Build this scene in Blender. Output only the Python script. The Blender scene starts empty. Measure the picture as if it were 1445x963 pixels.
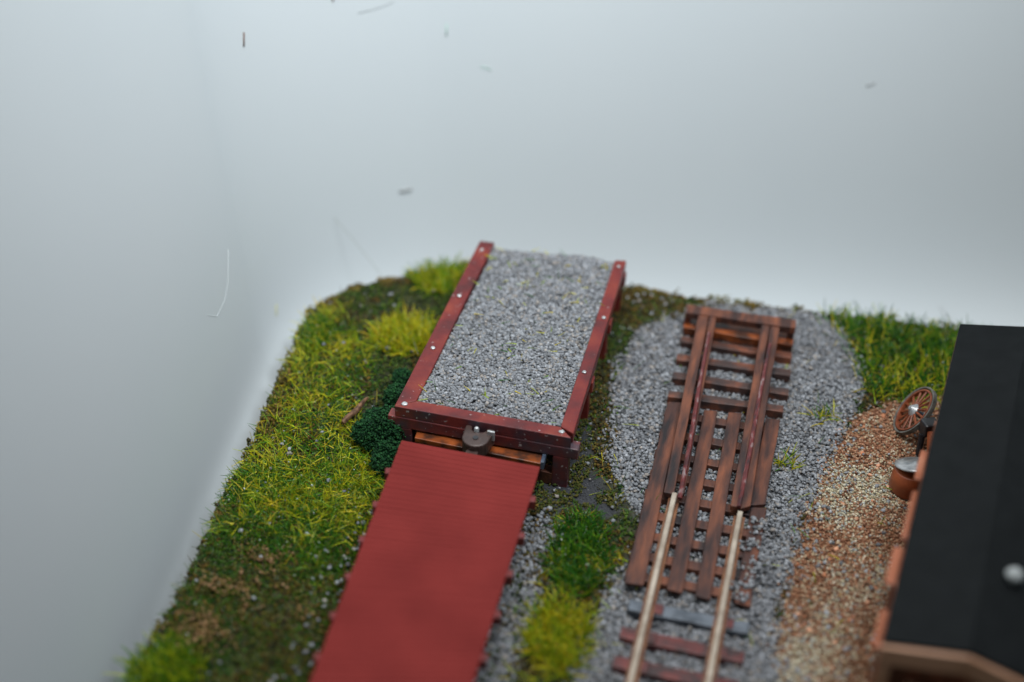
import bpy, bmesh, math, random
import numpy as np
from mathutils import Vector, Matrix
random.seed(7); RNG = np.random.default_rng(11)
S = bpy.context.scene; COL = S.collection
# 1 unit = 1 cm of the little diorama
# ------------------------------------------------------------------ camera
F, PITCH, ROLL, H = 2080., math.radians(37.3), math.radians(1.6), 13.96
cp, sp, cr, sr = math.cos(PITCH), math.sin(PITCH), math.cos(ROLL), math.sin(ROLL)
FW = Vector((0, cp, -sp)); UP0 = Vector((0, sp, cp)); RT0 = Vector((1, 0, 0))
RT = cr*RT0 + sr*UP0; UP = -sr*RT0 + cr*UP0
cam_d = bpy.data.cameras.new('camera'); cam = bpy.data.objects.new('camera', cam_d); COL.objects.link(cam)
m = Matrix((RT, UP, -FW)).transposed().to_4x4(); m.translation = (0, 0, H); cam.matrix_world = m
cam_d.sensor_width = 36; cam_d.lens = F/1445*36
cam_d.clip_start = .1; cam_d.clip_end = 500
cam_d.dof.use_dof = True; cam_d.dof.focus_distance = 20.7; cam_d.dof.aperture_fstop = .096
S.camera = cam
S.view_settings.view_transform = 'Standard'; S.view_settings.look = 'None'
S.view_settings.exposure = 0; S.view_settings.gamma = 1
S.render.engine = 'CYCLES'; S.cycles.use_denoising = True
S.cycles.max_bounces = 6
# ------------------------------------------------------------------ light
w = bpy.data.worlds.new('World'); S.world = w; w.use_nodes = True
w.node_tree.nodes['Background'].inputs[0].default_value = (.80, .92, 1, 1)
w.node_tree.nodes['Background'].inputs[1].default_value = .13
def area(name, loc, target, size, power, col, spread=180):
    d = bpy.data.lights.new(name, 'AREA'); d.shape = 'DISK'; d.size = size; d.energy = power; d.color = col; d.spread = math.radians(spread)
    o = bpy.data.objects.new(name, d); COL.objects.link(o); o.location = loc
    o.rotation_euler = (Vector(target)-Vector(loc)).to_track_quat('-Z', 'Y').to_euler()
area('lamp_above', (0, 17, 30), (2.5, 18, 0), 8, 3450, (1, .985, .95))
area('backdrop_fill', (7.5, 11, 24), (-1, 20.5, 9), 6, 1650, (.89, .955, 1), 88)  # unseen fill light, added to brighten the paper behind the board
area('lamp_side', (-5.5, 11, 21), (1, 16, 0), 1.6, 330, (1, .97, .92))

def on(px, py, z=0.):
    "the place at height z that was surveyed at this spot of the photograph"
    d = F*FW + (px-722.5)*RT - (py-481.5)*UP
    t = (z-H)/d.z
    return Vector((0, 0, H)) + d*t

# ------------------------------------------------------------------ materials
def mat(name, rough=.6, spec=.5, metal=0.):
    m = bpy.data.materials.new(name); m.use_nodes = True
    b = m.node_tree.nodes['Principled BSDF']
    b.inputs['Roughness'].default_value = rough; b.inputs['Metallic'].default_value = metal
    b.inputs['Specular IOR Level'].default_value = spec
    return m, m.node_tree, b
def N(nt, t, **kw):
    n = nt.nodes.new(t)
    for k, v in kw.items():
        if hasattr(n, k): setattr(n, k, v)
        else: n.inputs[k.replace('_', ' ')].default_value = v
    return n
def ramp(nt, fac, stops):
    r = nt.nodes.new('ShaderNodeValToRGB'); e = r.color_ramp.elements
    while len(e) < len(stops): e.new(.5)
    for i, (p, c) in enumerate(stops): e[i].position = p; e[i].color = (*c, 1)
    nt.links.new(fac, r.inputs[0]); return r.outputs[0]
def obj_noise(nt, scale, stretch=(1, 1, 1), detail=6, rot=0.):
    tc = nt.nodes.new('ShaderNodeTexCoord'); mp = nt.nodes.new('ShaderNodeMapping')
    mp.inputs['Scale'].default_value = stretch
    if rot:
        m0 = nt.nodes.new('ShaderNodeMapping'); m0.inputs['Rotation'].default_value = (0, 0, rot)
        nt.links.new(tc.outputs['Object'], m0.inputs[0]); nt.links.new(m0.outputs[0], mp.inputs[0])
    else: nt.links.new(tc.outputs['Object'], mp.inputs[0])
    n = N(nt, 'ShaderNodeTexNoise', Scale=scale, Detail=detail); nt.links.new(mp.outputs[0], n.inputs['Vector'])
    return n.outputs['Fac']
def bump(nt, b, h, strength, dist=.02):
    n = nt.nodes.new('ShaderNodeBump'); n.inputs['Strength'].default_value = strength; n.inputs['Distance'].default_value = dist
    nt.links.new(h, n.inputs['Height']); nt.links.new(n.outputs[0], b.inputs['Normal'])
def noise_mat(name, stops, scale=6, stretch=(1, 1, 1), rough=.5, spec=.5, bs=.3, rot=0., metal=0., bscale=None, specks=None):
    m, nt, b = mat(name, rough, spec, metal)
    f = obj_noise(nt, scale, stretch, rot=rot)
    c = ramp(nt, f, stops)
    if specks:
        f2 = obj_noise(nt, specks[0], detail=2); k = ramp(nt, f2, [(specks[1], (0, 0, 0)), (specks[1]+.02, (1, 1, 1))])
        mx = nt.nodes.new('ShaderNodeMix'); mx.data_type = 'RGBA'
        nt.links.new(k, mx.inputs[0]); nt.links.new(c, mx.inputs[6]); mx.inputs[7].default_value = (*specks[2], 1); c = mx.outputs[2]
    nt.links.new(c, b.inputs['Base Color'])
    g = obj_noise(nt, bscale or scale*3, stretch, rot=rot); bump(nt, b, g, bs)
    return m
def attr_mat(name, rough=.8, spec=.3, bs=0, bscale=60, trans=0.):
    m, nt, b = mat(name, rough, spec)
    a = nt.nodes.new('ShaderNodeAttribute'); a.attribute_name = 'Col'
    nt.links.new(a.outputs['Color'], b.inputs['Base Color'])
    if bs: bump(nt, b, obj_noise(nt, bscale), bs)
    if trans:
        t = nt.nodes.new('ShaderNodeBsdfTranslucent'); nt.links.new(a.outputs['Color'], t.inputs[0])
        mx = nt.nodes.new('ShaderNodeMixShader'); mx.inputs[0].default_value = trans
        out = nt.nodes['Material Output']
        nt.links.new(b.outputs[0], mx.inputs[1]); nt.links.new(t.outputs[0], mx.inputs[2]); nt.links.new(mx.outputs[0], out.inputs[0])
    return m
TR = math.radians(13)
M = {}
M['paper'] = noise_mat('white_paper', [(.3, (.545, .585, .605)), (.7, (.565, .60, .615))], .15, rough=.85, spec=.1, bs=.0)
M['red'] = noise_mat('red_stained_timber', [(.30, (.065, .018, .020)), (.5, (.155, .021, .020)), (.70, (.24, .042, .025))], 2.2, rough=.42, spec=.3, bs=.25, bscale=14, specks=(17, .71, (.34, .26, .26)))
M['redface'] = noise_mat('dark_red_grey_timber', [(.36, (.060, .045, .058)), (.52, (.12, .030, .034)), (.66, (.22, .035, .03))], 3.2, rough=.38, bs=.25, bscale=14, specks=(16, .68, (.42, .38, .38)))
M['rust'] = noise_mat('rusty_brown_timber', [(.32, (.020, .015, .016)), (.46, (.070, .030, .023)), (.58, (.14, .050, .029)), (.74, (.25, .082, .040))], 2.6, (2.6, .5, 1), rough=.5, spec=.3, bs=.4, rot=TR, bscale=12)
M['rust_dark'] = noise_mat('dark_brown_timber', [(.3, (.020, .016, .018)), (.5, (.07, .030, .022)), (.66, (.20, .058, .026))], 3.5, rough=.5, bs=.4, bscale=16)
M['orange'] = noise_mat('orange_timber', [(.38, (.06, .022, .012)), (.52, (.24, .058, .014)), (.7, (.36, .09, .02))], 4, rough=.35, bs=.2)
M['rail_rust'] = noise_mat('rusty_rail', [(.3, (.035, .018, .02)), (.55, (.15, .025, .024)), (.74, (.32, .28, .28))], 5, (3, 1, 1), rough=.35, bs=.3, rot=TR)
M['rail_top'] = noise_mat('nickel_rail', [(.3, (.34, .27, .21)), (.7, (.56, .47, .38))], 5, (1, 1, 1), rough=.38, bs=.08, metal=.55)
M['rail_side'] = noise_mat('rail_side_rust', [(.3, (.13, .045, .02)), (.7, (.28, .12, .05))], 6, rough=.5)
M['sleeper'] = noise_mat('red_brown_sleeper', [(.35, (.035, .018, .018)), (.55, (.12, .022, .02)), (.7, (.20, .04, .03))], 5, rough=.4, bs=.3)
M['sleeper_grey'] = noise_mat('grey_sleeper', [(.35, (.035, .045, .06)), (.65, (.13, .15, .18))], 5, rough=.5, bs=.3)
M['bolt'] = noise_mat('bare_metal', [(.3, (.35, .37, .38)), (.7, (.72, .73, .73))], 14, rough=.35, metal=.5, bs=.4)
M['brown_plastic'] = noise_mat('brown_plastic', [(.3, (.040, .024, .021)), (.7, (.075, .045, .038))], 8, rough=.42, bs=.2)
M['roof'] = noise_mat('dark_roof_card', [(.3, (.0055, .0068, .0075)), (.7, (.0085, .010, .011))], 4, rough=.75, spec=.12, bs=.15)
M['copper'] = noise_mat('terracotta_wall', [(.3, (.30, .085, .032)), (.55, (.42, .14, .07)), (.75, (.50, .21, .12))], 2.5, rough=.36, bs=.2)
M['copper_dark'] = noise_mat('dark_terracotta_brick', [(.35, (.07, .018, .008)), (.6, (.15, .035, .014)), (.75, (.24, .07, .035))], 5, rough=.5, bs=.4)
M['trim'] = noise_mat('pale_copper_trim', [(.3, (.40, .21, .12)), (.7, (.56, .31, .20))], 2, rough=.38, bs=.1)
M['steel'] = noise_mat('grey_steel', [(.3, (.17, .18, .19)), (.7, (.50, .51, .52))], 9, rough=.3, metal=.4, bs=.3)
M['tyre'] = noise_mat('dull_tyre', [(.3, (.05, .048, .04)), (.7, (.19, .18, .16))], 9, rough=.45, bs=.3)
M['blue_steel'] = noise_mat('blue_grey_steel', [(.3, (.03, .045, .075)), (.7, (.12, .15, .20))], 10, rough=.35, bs=.3)
M['spoke'] = noise_mat('orange_spoke', [(.3, (.12, .028, .012)), (.7, (.30, .075, .025))], 10, rough=.4, bs=.2)
M['black'] = noise_mat('black_iron', [(.3, (.008, .008, .010)), (.7, (.03, .03, .035))], 8, rough=.4, bs=.2)
M['drum'] = noise_mat('orange_drum', [(.3, (.20, .042, .012)), (.7, (.33, .08, .025))], 5, rough=.4, bs=.15)
M['twig'] = noise_mat('dry_twig', [(.35, (.07, .03, .012)), (.65, (.24, .12, .06))], 14, (1, 1, 1), rough=.7, bs=.6)
M['stone'] = attr_mat('stone', .75, .35, .5, 70)
M['soil'] = attr_mat('soil', .6, .3, .9, 26)
M['crumb'] = attr_mat('crumb', .85, .2)
M['blade'] = attr_mat('blade', .25, .7, trans=.35)
M['foam'] = attr_mat('foam', .8, .2)
# flatcar deck: cross planks with fine grooves
m, nt, b = mat('red_plank_deck', .8, .04)
tc = nt.nodes.new('ShaderNodeTexCoord'); mp = nt.nodes.new('ShaderNodeMapping'); nt.links.new(tc.outputs['Object'], mp.inputs[0])
mp.inputs['Rotation'].default_value = (0, 0, math.radians(10.3))
wv = N(nt, 'ShaderNodeTexWave', Scale=2.3, Distortion=.25, Detail=2); wv.bands_direction = 'Y'; wv.wave_profile = 'SAW'; nt.links.new(mp.outputs[0], wv.inputs['Vector'])
f = obj_noise(nt, 1.4); c = ramp(nt, f, [(.3, (.165, .024, .022)), (.7, (.205, .030, .027))]); nt.links.new(c, b.inputs['Base Color'])
bump(nt, b, obj_noise(nt, 9), .25, .02); M['deck'] = m
m, nt, b = mat('red_car_side', .5, .4); b.inputs['Base Color'].default_value = (.15, .018, .018, 1); M['carside'] = m

# ------------------------------------------------------------------ mesh helpers
class MB:
    def __init__(s): s.v = []; s.f = []
    def add(s, v, f):
        k = len(s.v); s.v += [Vector(p) for p in v]; s.f += [[i+k for i in q] for q in f]; return s
    def slab(s, top, t):
        "a quad (counter-clockwise seen from above) with thickness t downwards"
        top = [Vector(p) for p in top]; bot = [p-Vector((0, 0, t)) for p in top]
        return s.add(top+bot, [(0, 1, 2, 3), (7, 6, 5, 4), (0, 4, 5, 1), (1, 5, 6, 2), (2, 6, 7, 3), (3, 7, 4, 0)])
    def bar(s, a, b, w, z0, z1):
        "upright-sided bar from a to b (plan), width w, between heights"
        a, b = Vector(a[:2]), Vector(b[:2]); d = (b-a).normalized(); n = Vector((d.y, -d.x))*w/2
        P = [a-n, a+n, b+n, b-n]
        return s.slab([(p.x, p.y, z1) for p in P], z1-z0)
    def tube(s, pts, rad, n=8, caps=True):
        pts = [Vector(p) for p in pts]; k = len(s.v); rr = rad if isinstance(rad, (list, tuple)) else [rad]*len(pts)
        ref = None
        for i, p in enumerate(pts):
            t = (pts[min(i+1, len(pts)-1)]-pts[max(i-1, 0)]).normalized()
            if ref is None: ref = Vector((0, 0, 1)) if abs(t.z) < .9 else Vector((1, 0, 0))
            x = t.cross(ref).normalized(); y = x.cross(t).normalized(); ref = y
            for j in range(n):
                a = 2*math.pi*j/n; s.v.append(p+(x*math.cos(a)+y*math.sin(a))*rr[i])
        for i in range(len(pts)-1):
            for j in range(n): s.f.append([k+i*n+j, k+i*n+(j+1) % n, k+(i+1)*n+(j+1) % n, k+(i+1)*n+j])
        if caps: s.f.append([k+j for j in range(n)][::-1]); s.f.append([k+(len(pts)-1)*n+j for j in range(n)])
        return s
    def lathe(s, prof, c, n=32, ax=None):
        "profile of (radius, height) about the axis through c"
        k = len(s.v); c = Vector(c); q = (Vector(ax).normalized().to_track_quat('Z', 'Y') if ax else None)
        for r, h in prof:
            for j in range(n):
                a = 2*math.pi*j/n; p = Vector((r*math.cos(a), r*math.sin(a), h)); s.v.append(c+(q @ p if q else p))
        L = len(prof)
        for i in range(L-1):
            for j in range(n): s.f.append([k+i*n+j, k+i*n+(j+1) % n, k+(i+1)*n+(j+1) % n, k+(i+1)*n+j])
        s.f.append([k+j for j in range(n)][::-1]); s.f.append([k+(L-1)*n+j for j in range(n)])
        return s
    def build(s, name, m, parent=None, bevel=0., smooth=False, origin=None, sub=0, jitter=0.):
        me = bpy.data.meshes.new(name)
        if origin is None:
            origin = sum(s.v, Vector())/len(s.v) if parent is None else Vector((0, 0, 0))
            if parent is None: origin = Vector((origin.x, origin.y, min(p.z for p in s.v)))
        origin = Vector(origin)
        me.from_pydata([p-origin for p in s.v], [], s.f)
        bm = bmesh.new(); bm.from_mesh(me)
        if sub: bmesh.ops.subdivide_edges(bm, edges=[e for e in bm.edges if e.calc_length() > .4], cuts=sub, use_grid_fill=True)
        if jitter:
            for v in bm.verts: v.co += Vector((random.gauss(0, jitter), random.gauss(0, jitter), random.gauss(0, jitter)))
        bmesh.ops.recalc_face_normals(bm, faces=bm.faces); bm.to_mesh(me); bm.free()
        me.materials.append(m)
        o = bpy.data.objects.new(name, me); COL.objects.link(o); o.location = origin
        if parent is not None:
            o.parent = parent; o.location = origin - parent.location if False else origin
            o.matrix_parent_inverse = Matrix.Translation(-parent.location)
        if bevel:
            b = o.modifiers.new('bevel', 'BEVEL'); b.width = bevel; b.segments = 2; b.limit_method = 'ANGLE'
        if smooth:
            for p in me.polygons: p.use_smooth = True
        return o
def tag(o, label=None, cat=None, group=None, kind=None):
    if label: o['label'] = label
    if cat: o['category'] = cat
    if group: o['group'] = group
    if kind: o['kind'] = kind
    return o
def thing(name, label, cat, loc, group=None):
    o = bpy.data.objects.new(name, None); COL.objects.link(o); o.location = loc; o.empty_display_size = .2
    return tag(o, label, cat, group)

def np_mesh(name, V, Fc, colr, m, fsize, smooth=False, parent=None):
    me = bpy.data.meshes.new(name); nf = len(Fc)
    me.vertices.add(len(V)); me.vertices.foreach_set('co', V.astype(np.float32).ravel())
    me.loops.add(nf*fsize); me.loops.foreach_set('vertex_index', Fc.astype(np.int32).ravel())
    me.polygons.add(nf); me.polygons.foreach_set('loop_start', np.arange(0, nf*fsize, fsize, dtype=np.int32))
    me.polygons.foreach_set('loop_total', np.full(nf, fsize, dtype=np.int32))
    if smooth: me.polygons.foreach_set('use_smooth', np.ones(nf, dtype=bool))
    me.update(calc_edges=True)
    a = me.color_attributes.new('Col', 'FLOAT_COLOR', 'POINT')
    c4 = np.ones((len(V), 4), dtype=np.float32); c4[:, :3] = colr; a.data.foreach_set('color', c4.ravel())
    me.materials.append(m); me.validate()
    o = bpy.data.objects.new(name, me); COL.objects.link(o)
    if parent is not None: o.parent = parent; o.matrix_parent_inverse = Matrix.Translation(-parent.location)
    return o
# smooth value noise in plan
_perm = RNG.random((64, 64))
def vnoise(x, y, s=1., seed=0):
    x = x*s+seed*7.3+100; y = y*s+seed*3.1+100
    xi = np.floor(x).astype(int); yi = np.floor(y).astype(int); fx = x-xi; fy = y-yi
    fx = fx*fx*(3-2*fx); fy = fy*fy*(3-2*fy)
    g = lambda a, b: _perm[a % 64, b % 64]
    return (g(xi, yi)*(1-fx)+g(xi+1, yi)*fx)*(1-fy)+(g(xi, yi+1)*(1-fx)+g(xi+1, yi+1)*fx)*fy
def fnoise(x, y, s=1., seed=0): return .6*vnoise(x, y, s, seed)+.3*vnoise(x, y, s*2.3, seed+1)+.1*vnoise(x, y, s*5, seed+2)
def poly(pts, z=0.): return np.array([on(x, y, z)[:2] for x, y in pts])
def inside(P, x, y):
    r = np.zeros(x.shape, bool); n = len(P)
    for i in range(n):
        x1, y1 = P[i]; x2, y2 = P[(i+1) % n]
        if y1 == y2: continue
        c = ((y1 > y) != (y2 > y)) & (x < (x2-x1)*(y-y1)/(y2-y1)+x1); r ^= c
    return r
def edge_dist(P, x, y):
    d = np.full(x.shape, 1e9); n = len(P)
    for i in range(n):
        a = P[i]; b = P[(i+1) % n]; ab = b-a; L = ab@ab+1e-12
        t = np.clip(((x-a[0])*ab[0]+(y-a[1])*ab[1])/L, 0, 1)
        d = np.minimum(d, np.hypot(x-a[0]-t*ab[0], y-a[1]-t*ab[1]))
    return d
def sdist(P, x, y): return np.where(inside(P, x, y), 1, -1)*edge_dist(P, x, y)
def sample(P, n, jag=.12, seed=0, soft=.0):
    "random plan points inside polygon with a ragged border"
    lo, hi = P.min(0)-.3, P.max(0)+.3
    A = (hi-lo).prod(); x = RNG.uniform(lo[0], hi[0], n); y = RNG.uniform(lo[1], hi[1], n)
    d = sdist(P, x, y)+(fnoise(x, y, 2.2, seed)-.5)*2*jag+(RNG.normal(0, soft, n) if soft else 0)
    k = (d > 0) & (sdist(EDGE, x, y) > .01)
    return x[k], y[k]

# ------------------------------------------------------------------ plan of the ground
EDGE = np.array([(-5.1, 5.0), (-4.75, 9.4), (-4.41, 11.56), (-4.09, 13.45), (-3.80, 15.2), (-3.53, 16.89), (-3.34, 18.8), (-3.18, 19.2), (-2.83, 19.62), (-2.3, 19.9),
                 (-1.71, 20.15), (-.9, 20.5), (.4, 20.35), (1.88, 19.99), (3.88, 19.60), (5.46, 19.36), (7.12, 19.09), (8.16, 18.92), (12, 18.3), (12, 5)])
BALL = poly([(985, 436), (905, 466), (874, 505), (866, 560), (872, 605), (858, 650), (880, 706), (915, 745), (905, 775), (868, 815), (845, 880), (800, 963), (770, 1150), (1080, 1150),
             (1090, 963), (1108, 850), (1128, 760), (1155, 680), (1195, 610), (1218, 540), (1192, 478), (1165, 446), (1110, 436), (1050, 432)])
BALL2 = poly([(745, 735), (772, 728), (785, 742), (762, 790), (758, 850), (735, 900), (722, 963), (690, 1150), (560, 1150), (600, 960), (690, 800), (720, 740)])
DIRT = poly([(1205, 590), (1250, 572), (1330, 560), (1420, 560), (1440, 700), (1300, 1150), (1080, 1150), (1088, 963), (1106, 850), (1126, 770), (1150, 690), (1180, 630)])
TAN = [poly([(1170, 665), (1270, 655), (1290, 715), (1240, 735), (1160, 715)]), poly([(1165, 820), (1240, 800), (1235, 860), (1200, 910), (1140, 900), (1130, 860)]), poly([(1105, 900), (1150, 905), (1130, 1000), (1085, 1000)])]
GBACK = poly([(1172, 442), (1205, 446), (1350, 470), (1420, 485), (1400, 560), (1330, 560), (1270, 566), (1218, 556), (1222, 520), (1195, 480)])
ASPH = poly([(750, 705), (780, 655), (806, 610), (830, 585), (838, 620), (835, 660), (868, 700), (880, 722), (850, 735), (790, 722), (765, 722)])
def ground_z(x, y):
    z = .07*(fnoise(x, y, .9, 3)-.5)+.05*(fnoise(x, y, 3.2, 5)-.5)
    z = z*np.clip(np.abs(sdist(BALL, x, y)*0+1), 0, 1)
    d = edge_dist(EDGE, x, y)
    z = z-.13*np.clip(1-d/.35, 0, 1)**2
    # low ballast shoulder, flat under the tracks
    z = z-.025*np.clip(sdist(BALL, x, y)/.3, 0, 1)
    return z
def soil_col(x, y):
    n = len(x); a = fnoise(x, y, 1.3, 9)[:, None]; b = fnoise(x, y, 4, 12)[:, None]
    base = np.array([.035, .028, .010])*(1-a)+np.array([.030, .042, .018])*a
    base = base*(.6+.9*b)
    s = lambda P, w=.15: np.clip((sdist(P, x, y)+(b[:, 0]-.5)*.3)/w+.5, 0, 1)[:, None]
    def mixc(c0, k, c): return c0*(1-k)+np.array(c)*k
    base = mixc(base, s(ASPH), (.035, .037, .042))
    base = mixc(base, s(BALL), (.10, .105, .115)); base = mixc(base, s(BALL2), (.10, .105, .115))
    base = mixc(base, s(DIRT), (.26, .125, .060))
    for T in TAN: base = mixc(base, s(T, .4)*.8, (.33, .27, .18))
    return base
# board with a lumpy top
def make_ground():
    st = .065; xs = np.arange(-5.2, 12.05, st); ys = np.arange(5.0, 20.7, st)
    X, Y = np.meshgrid(xs, ys, indexing='ij'); x = X.ravel(); y = Y.ravel()
    ins = sdist(EDGE, x, y)+(fnoise(x, y, 5, 2)-.5)*.05 > .0
    idx = -np.ones(len(x), int); nx, ny = len(xs), len(ys); I = np.arange(nx*ny).reshape(nx, ny)
    Q = np.stack([I[:-1, :-1], I[1:, :-1], I[1:, 1:], I[:-1, 1:]], -1).reshape(-1, 4)
    Q = Q[ins[Q].all(1)]
    used = np.unique(Q); idx[used] = np.arange(len(used)); Q = idx[Q]; x = x[used]; y = y[used]
    z = ground_z(x, y); V = np.stack([x, y, z], 1)
    # side walls: boundary edges pulled down
    E = np.concatenate([Q[:, [0, 1]], Q[:, [1, 2]], Q[:, [2, 3]], Q[:, [3, 0]]])
    key = {}
    for a, b in E.tolist(): key[(a, b)] = 1
    bd = [(a, b) for (a, b) in key if (b, a) not in key]
    bv = sorted({a for e in bd for a in e}); mp = {v: i+len(V) for i, v in enumerate(bv)}
    low = V[bv].copy(); low[:, 2] = -1.15; V2 = np.concatenate([V, low])
    W_ = np.array([[b, a, mp[a], mp[b]] for a, b in bd])
    c = soil_col(x, y); c2 = np.concatenate([c, np.tile([.02, .022, .02], (len(bv), 1))])
    o = np_mesh('ground', V2, np.concatenate([Q, W_]), c2, M['soil'], 4, smooth=True)
    tag(o, kind='structure')
make_ground()
# ------------------------------------------------------------------ paper sweep behind and below
YW = 21.6
from mathutils.bvhtree import BVHTree
def backdrop():
    # paper standing close behind the board, wrapping forward round its left side, with a tight curve at the foot
    R = 1.1; zf = -1.17; K = 24; A1 = math.radians(70)
    def prof(R, A1=A1):
        P = [(0, zf)]; o_, h, q = 0, zf, 0; lam = .62*R
        for i in range(K+12):
            st = .11 if i < K else (.3, .5, .8, 1, 1, 1.5, 2, 2.5, 3, 4, 5, 6)[i-K]
            for _k in range(4):
                q += st/4; a = (A1+math.radians(8))*(1-math.exp(-q/lam)); o_ += st/4*math.cos(a); h += st/4*math.sin(a)
            P.append((o_, h))
        return P
    path = []; rb = 2.2; cx, cy = -1.45, YW-R-rb; am = math.pi/2+.144-.29
    for x in (60, 40, 25, 12, 6, 2, 0, -1): path.append((x, cy+rb, 0, 1, R))
    for i in range(0, K+1):
        a = am*i/K; path.append((cx-rb*math.sin(a), cy+rb*math.cos(a), -math.sin(a), math.cos(a), R-.60*i/K))
    ex, ey, nx, ny, _ = path[-1]
    for l in (.5, 1, 1.5, 2, 2.75, 3.5, 4.25, 5, 6, 8, 12, 18, 26, 36): path.append((ex-ny*l, ey+nx*l, nx, ny, max(.14, .50-.055*l)))
    V = []; Fq = []
    for (x, y, nx_, ny_, R_) in path:
        for o_, h in prof(R_, A1+math.radians(7)*min(1, (R-R_)/.60)): V.append((x+nx_*o_, y+ny_*o_, h))
    L = K+13
    for i in range(len(path)-1):
        for j in range(L-1): Fq.append((i*L+j, i*L+j+1, (i+1)*L+j+1, (i+1)*L+j))
    k = len(V); V.append((20, -20, zf)); V.append((60, -20, zf))
    Fq.append([i*L for i in range(len(path))]+[k, k+1])
    bvh = BVHTree.FromPolygons(V, Fq[:-1])
    b = MB().add(V, Fq); o = b.build('backdrop', M['paper'], smooth=True, origin=(0, 0, 0)); tag(o, kind='structure')
    return bvh
PAPER = backdrop()

# ------------------------------------------------------------------ scattering helpers
_ico_v = None
def ico():
    global _ico_v
    bm = bmesh.new(); bmesh.ops.create_icosphere(bm, subdivisions=1, radius=1)
    v = np.array([q.co[:] for q in bm.verts]); f = np.array([[q.index for q in p.verts] for p in bm.faces]); bm.free(); return v, f
IV, IF = ico()
OV = np.array([(1, 0, 0), (-1, 0, 0), (0, 1, 0), (0, -1, 0), (0, 0, 1), (0, 0, -1)], float)
OF = np.array([(0, 2, 4), (2, 1, 4), (1, 3, 4), (3, 0, 4), (2, 0, 5), (1, 2, 5), (3, 1, 5), (0, 3, 5)])
def grains(name, x, y, z, size, colr, m, big=True, flat=.75, parent=None):
    bv, bf = (IV, IF) if big else (OV, OF)
    n = len(x); k = len(bv)
    s = size*RNG.uniform(.6, 1.35, (n, 1, 1))*RNG.uniform(.65, 1.25, (n, 1, 3))
    v = bv[None]*(1+RNG.uniform(-.36, .30, (n, k, 1)))*s
    q = RNG.normal(size=(n, 4)); q /= np.linalg.norm(q, axis=1)[:, None]; a, b, c, d = q.T
    Rm = np.stack([1-2*(c*c+d*d), 2*(b*c-a*d), 2*(b*d+a*c), 2*(b*c+a*d), 1-2*(b*b+d*d), 2*(c*d-a*b), 2*(b*d-a*c), 2*(c*d+a*b), 1-2*(b*b+c*c)], 1).reshape(n, 3, 3)
    v = np.einsum('nij,nkj->nki', Rm, v); v[:, :, 2] *= flat
    v += np.stack([x, y, z], 1)[:, None]
    Fc = (bf[None]+(np.arange(n)*k)[:, None, None]).reshape(-1, 3)
    return np_mesh(name, v.reshape(-1, 3), Fc, np.repeat(colr, k, 0), m, 3, parent=parent)
def grey(n):
    g = RNG.choice([.13, .20, .255, .31, .39], n, p=[.14, .28, .32, .19, .07])*RNG.uniform(.85, 1.15, n)
    c = np.stack([g*.97, g*1.0, g*1.07], 1); w_ = RNG.random(n) < .12; c[w_] *= (1.15, 1.0, .85); return c
def pick(n, cols, p=None):
    cols = np.array(cols); return cols[RNG.choice(len(cols), n, p=p)]*RNG.uniform(.75, 1.25, (n, 1))
def blades(name, x, y, z, L, colr, wd=.011, lean=.8, m=None, parent=None, lie=0., label=None):
    n = len(x); rings = 4
    az = RNG.uniform(0, 2*np.pi, n); ln = RNG.uniform(.15, lean, n); ln = np.where(RNG.random(n) < lie, RNG.uniform(1.1, 1.45, n), ln)
    bend = RNG.uniform(-.1, .8, n); L = L*RNG.uniform(.6, 1.25, n)
    d = np.stack([np.cos(az), np.sin(az)], 1)
    V = np.zeros((n, rings, 3, 3)); pos = np.stack([x, y, z], 1).astype(float)
    side = np.stack([-d[:, 1], d[:, 0], np.zeros(n)], 1)
    for r in range(rings):
        t = r/(rings-1); ang = ln+bend*t
        tan = np.stack([d[:, 0]*np.sin(ang), d[:, 1]*np.sin(ang), np.cos(ang)], 1)
        if r: pos = pos+tan*(L/(rings-1))[:, None]
        nrm = np.cross(side, tan); wr = wd*(1-.72*t)*RNG.uniform(.8, 1.2, n)
        for k in range(3):
            a = 2*np.pi*k/3; V[:, r, k] = pos+(side*np.cos(a)+nrm*np.sin(a))*wr[:, None]*.75
    pos_min = V[..., 2].min()
    fs = []
    for r in range(rings-1):
        for k in range(3): fs.append((r*3+k, r*3+(k+1) % 3, (r+1)*3+(k+1) % 3, (r+1)*3+k))
    Fc = (np.array(fs)[None]+(np.arange(n)*rings*3)[:, None, None]).reshape(-1, 4)
    return np_mesh(name, V.reshape(-1, 3), Fc, np.repeat(colr, rings*3, 0), m or M['blade'], 4, smooth=True, parent=parent)
YEL = [(.66, .62, .022), (.52, .58, .020), (.74, .60, .03), (.38, .50, .020)]
GRN = [(.055, .22, .012), (.10, .29, .014), (.18, .34, .016), (.03, .14, .016)]
DGR = [(.024, .13, .020), (.035, .16, .014), (.07, .20, .016)]
OLV = [(.13, .10, .018), (.10, .105, .02), (.060, .050, .010), (.045, .052, .012), (.085, .062, .014), (.022, .034, .012), (.030, .026, .010)]
def gz(x, y): return ground_z(x, y)

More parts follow.
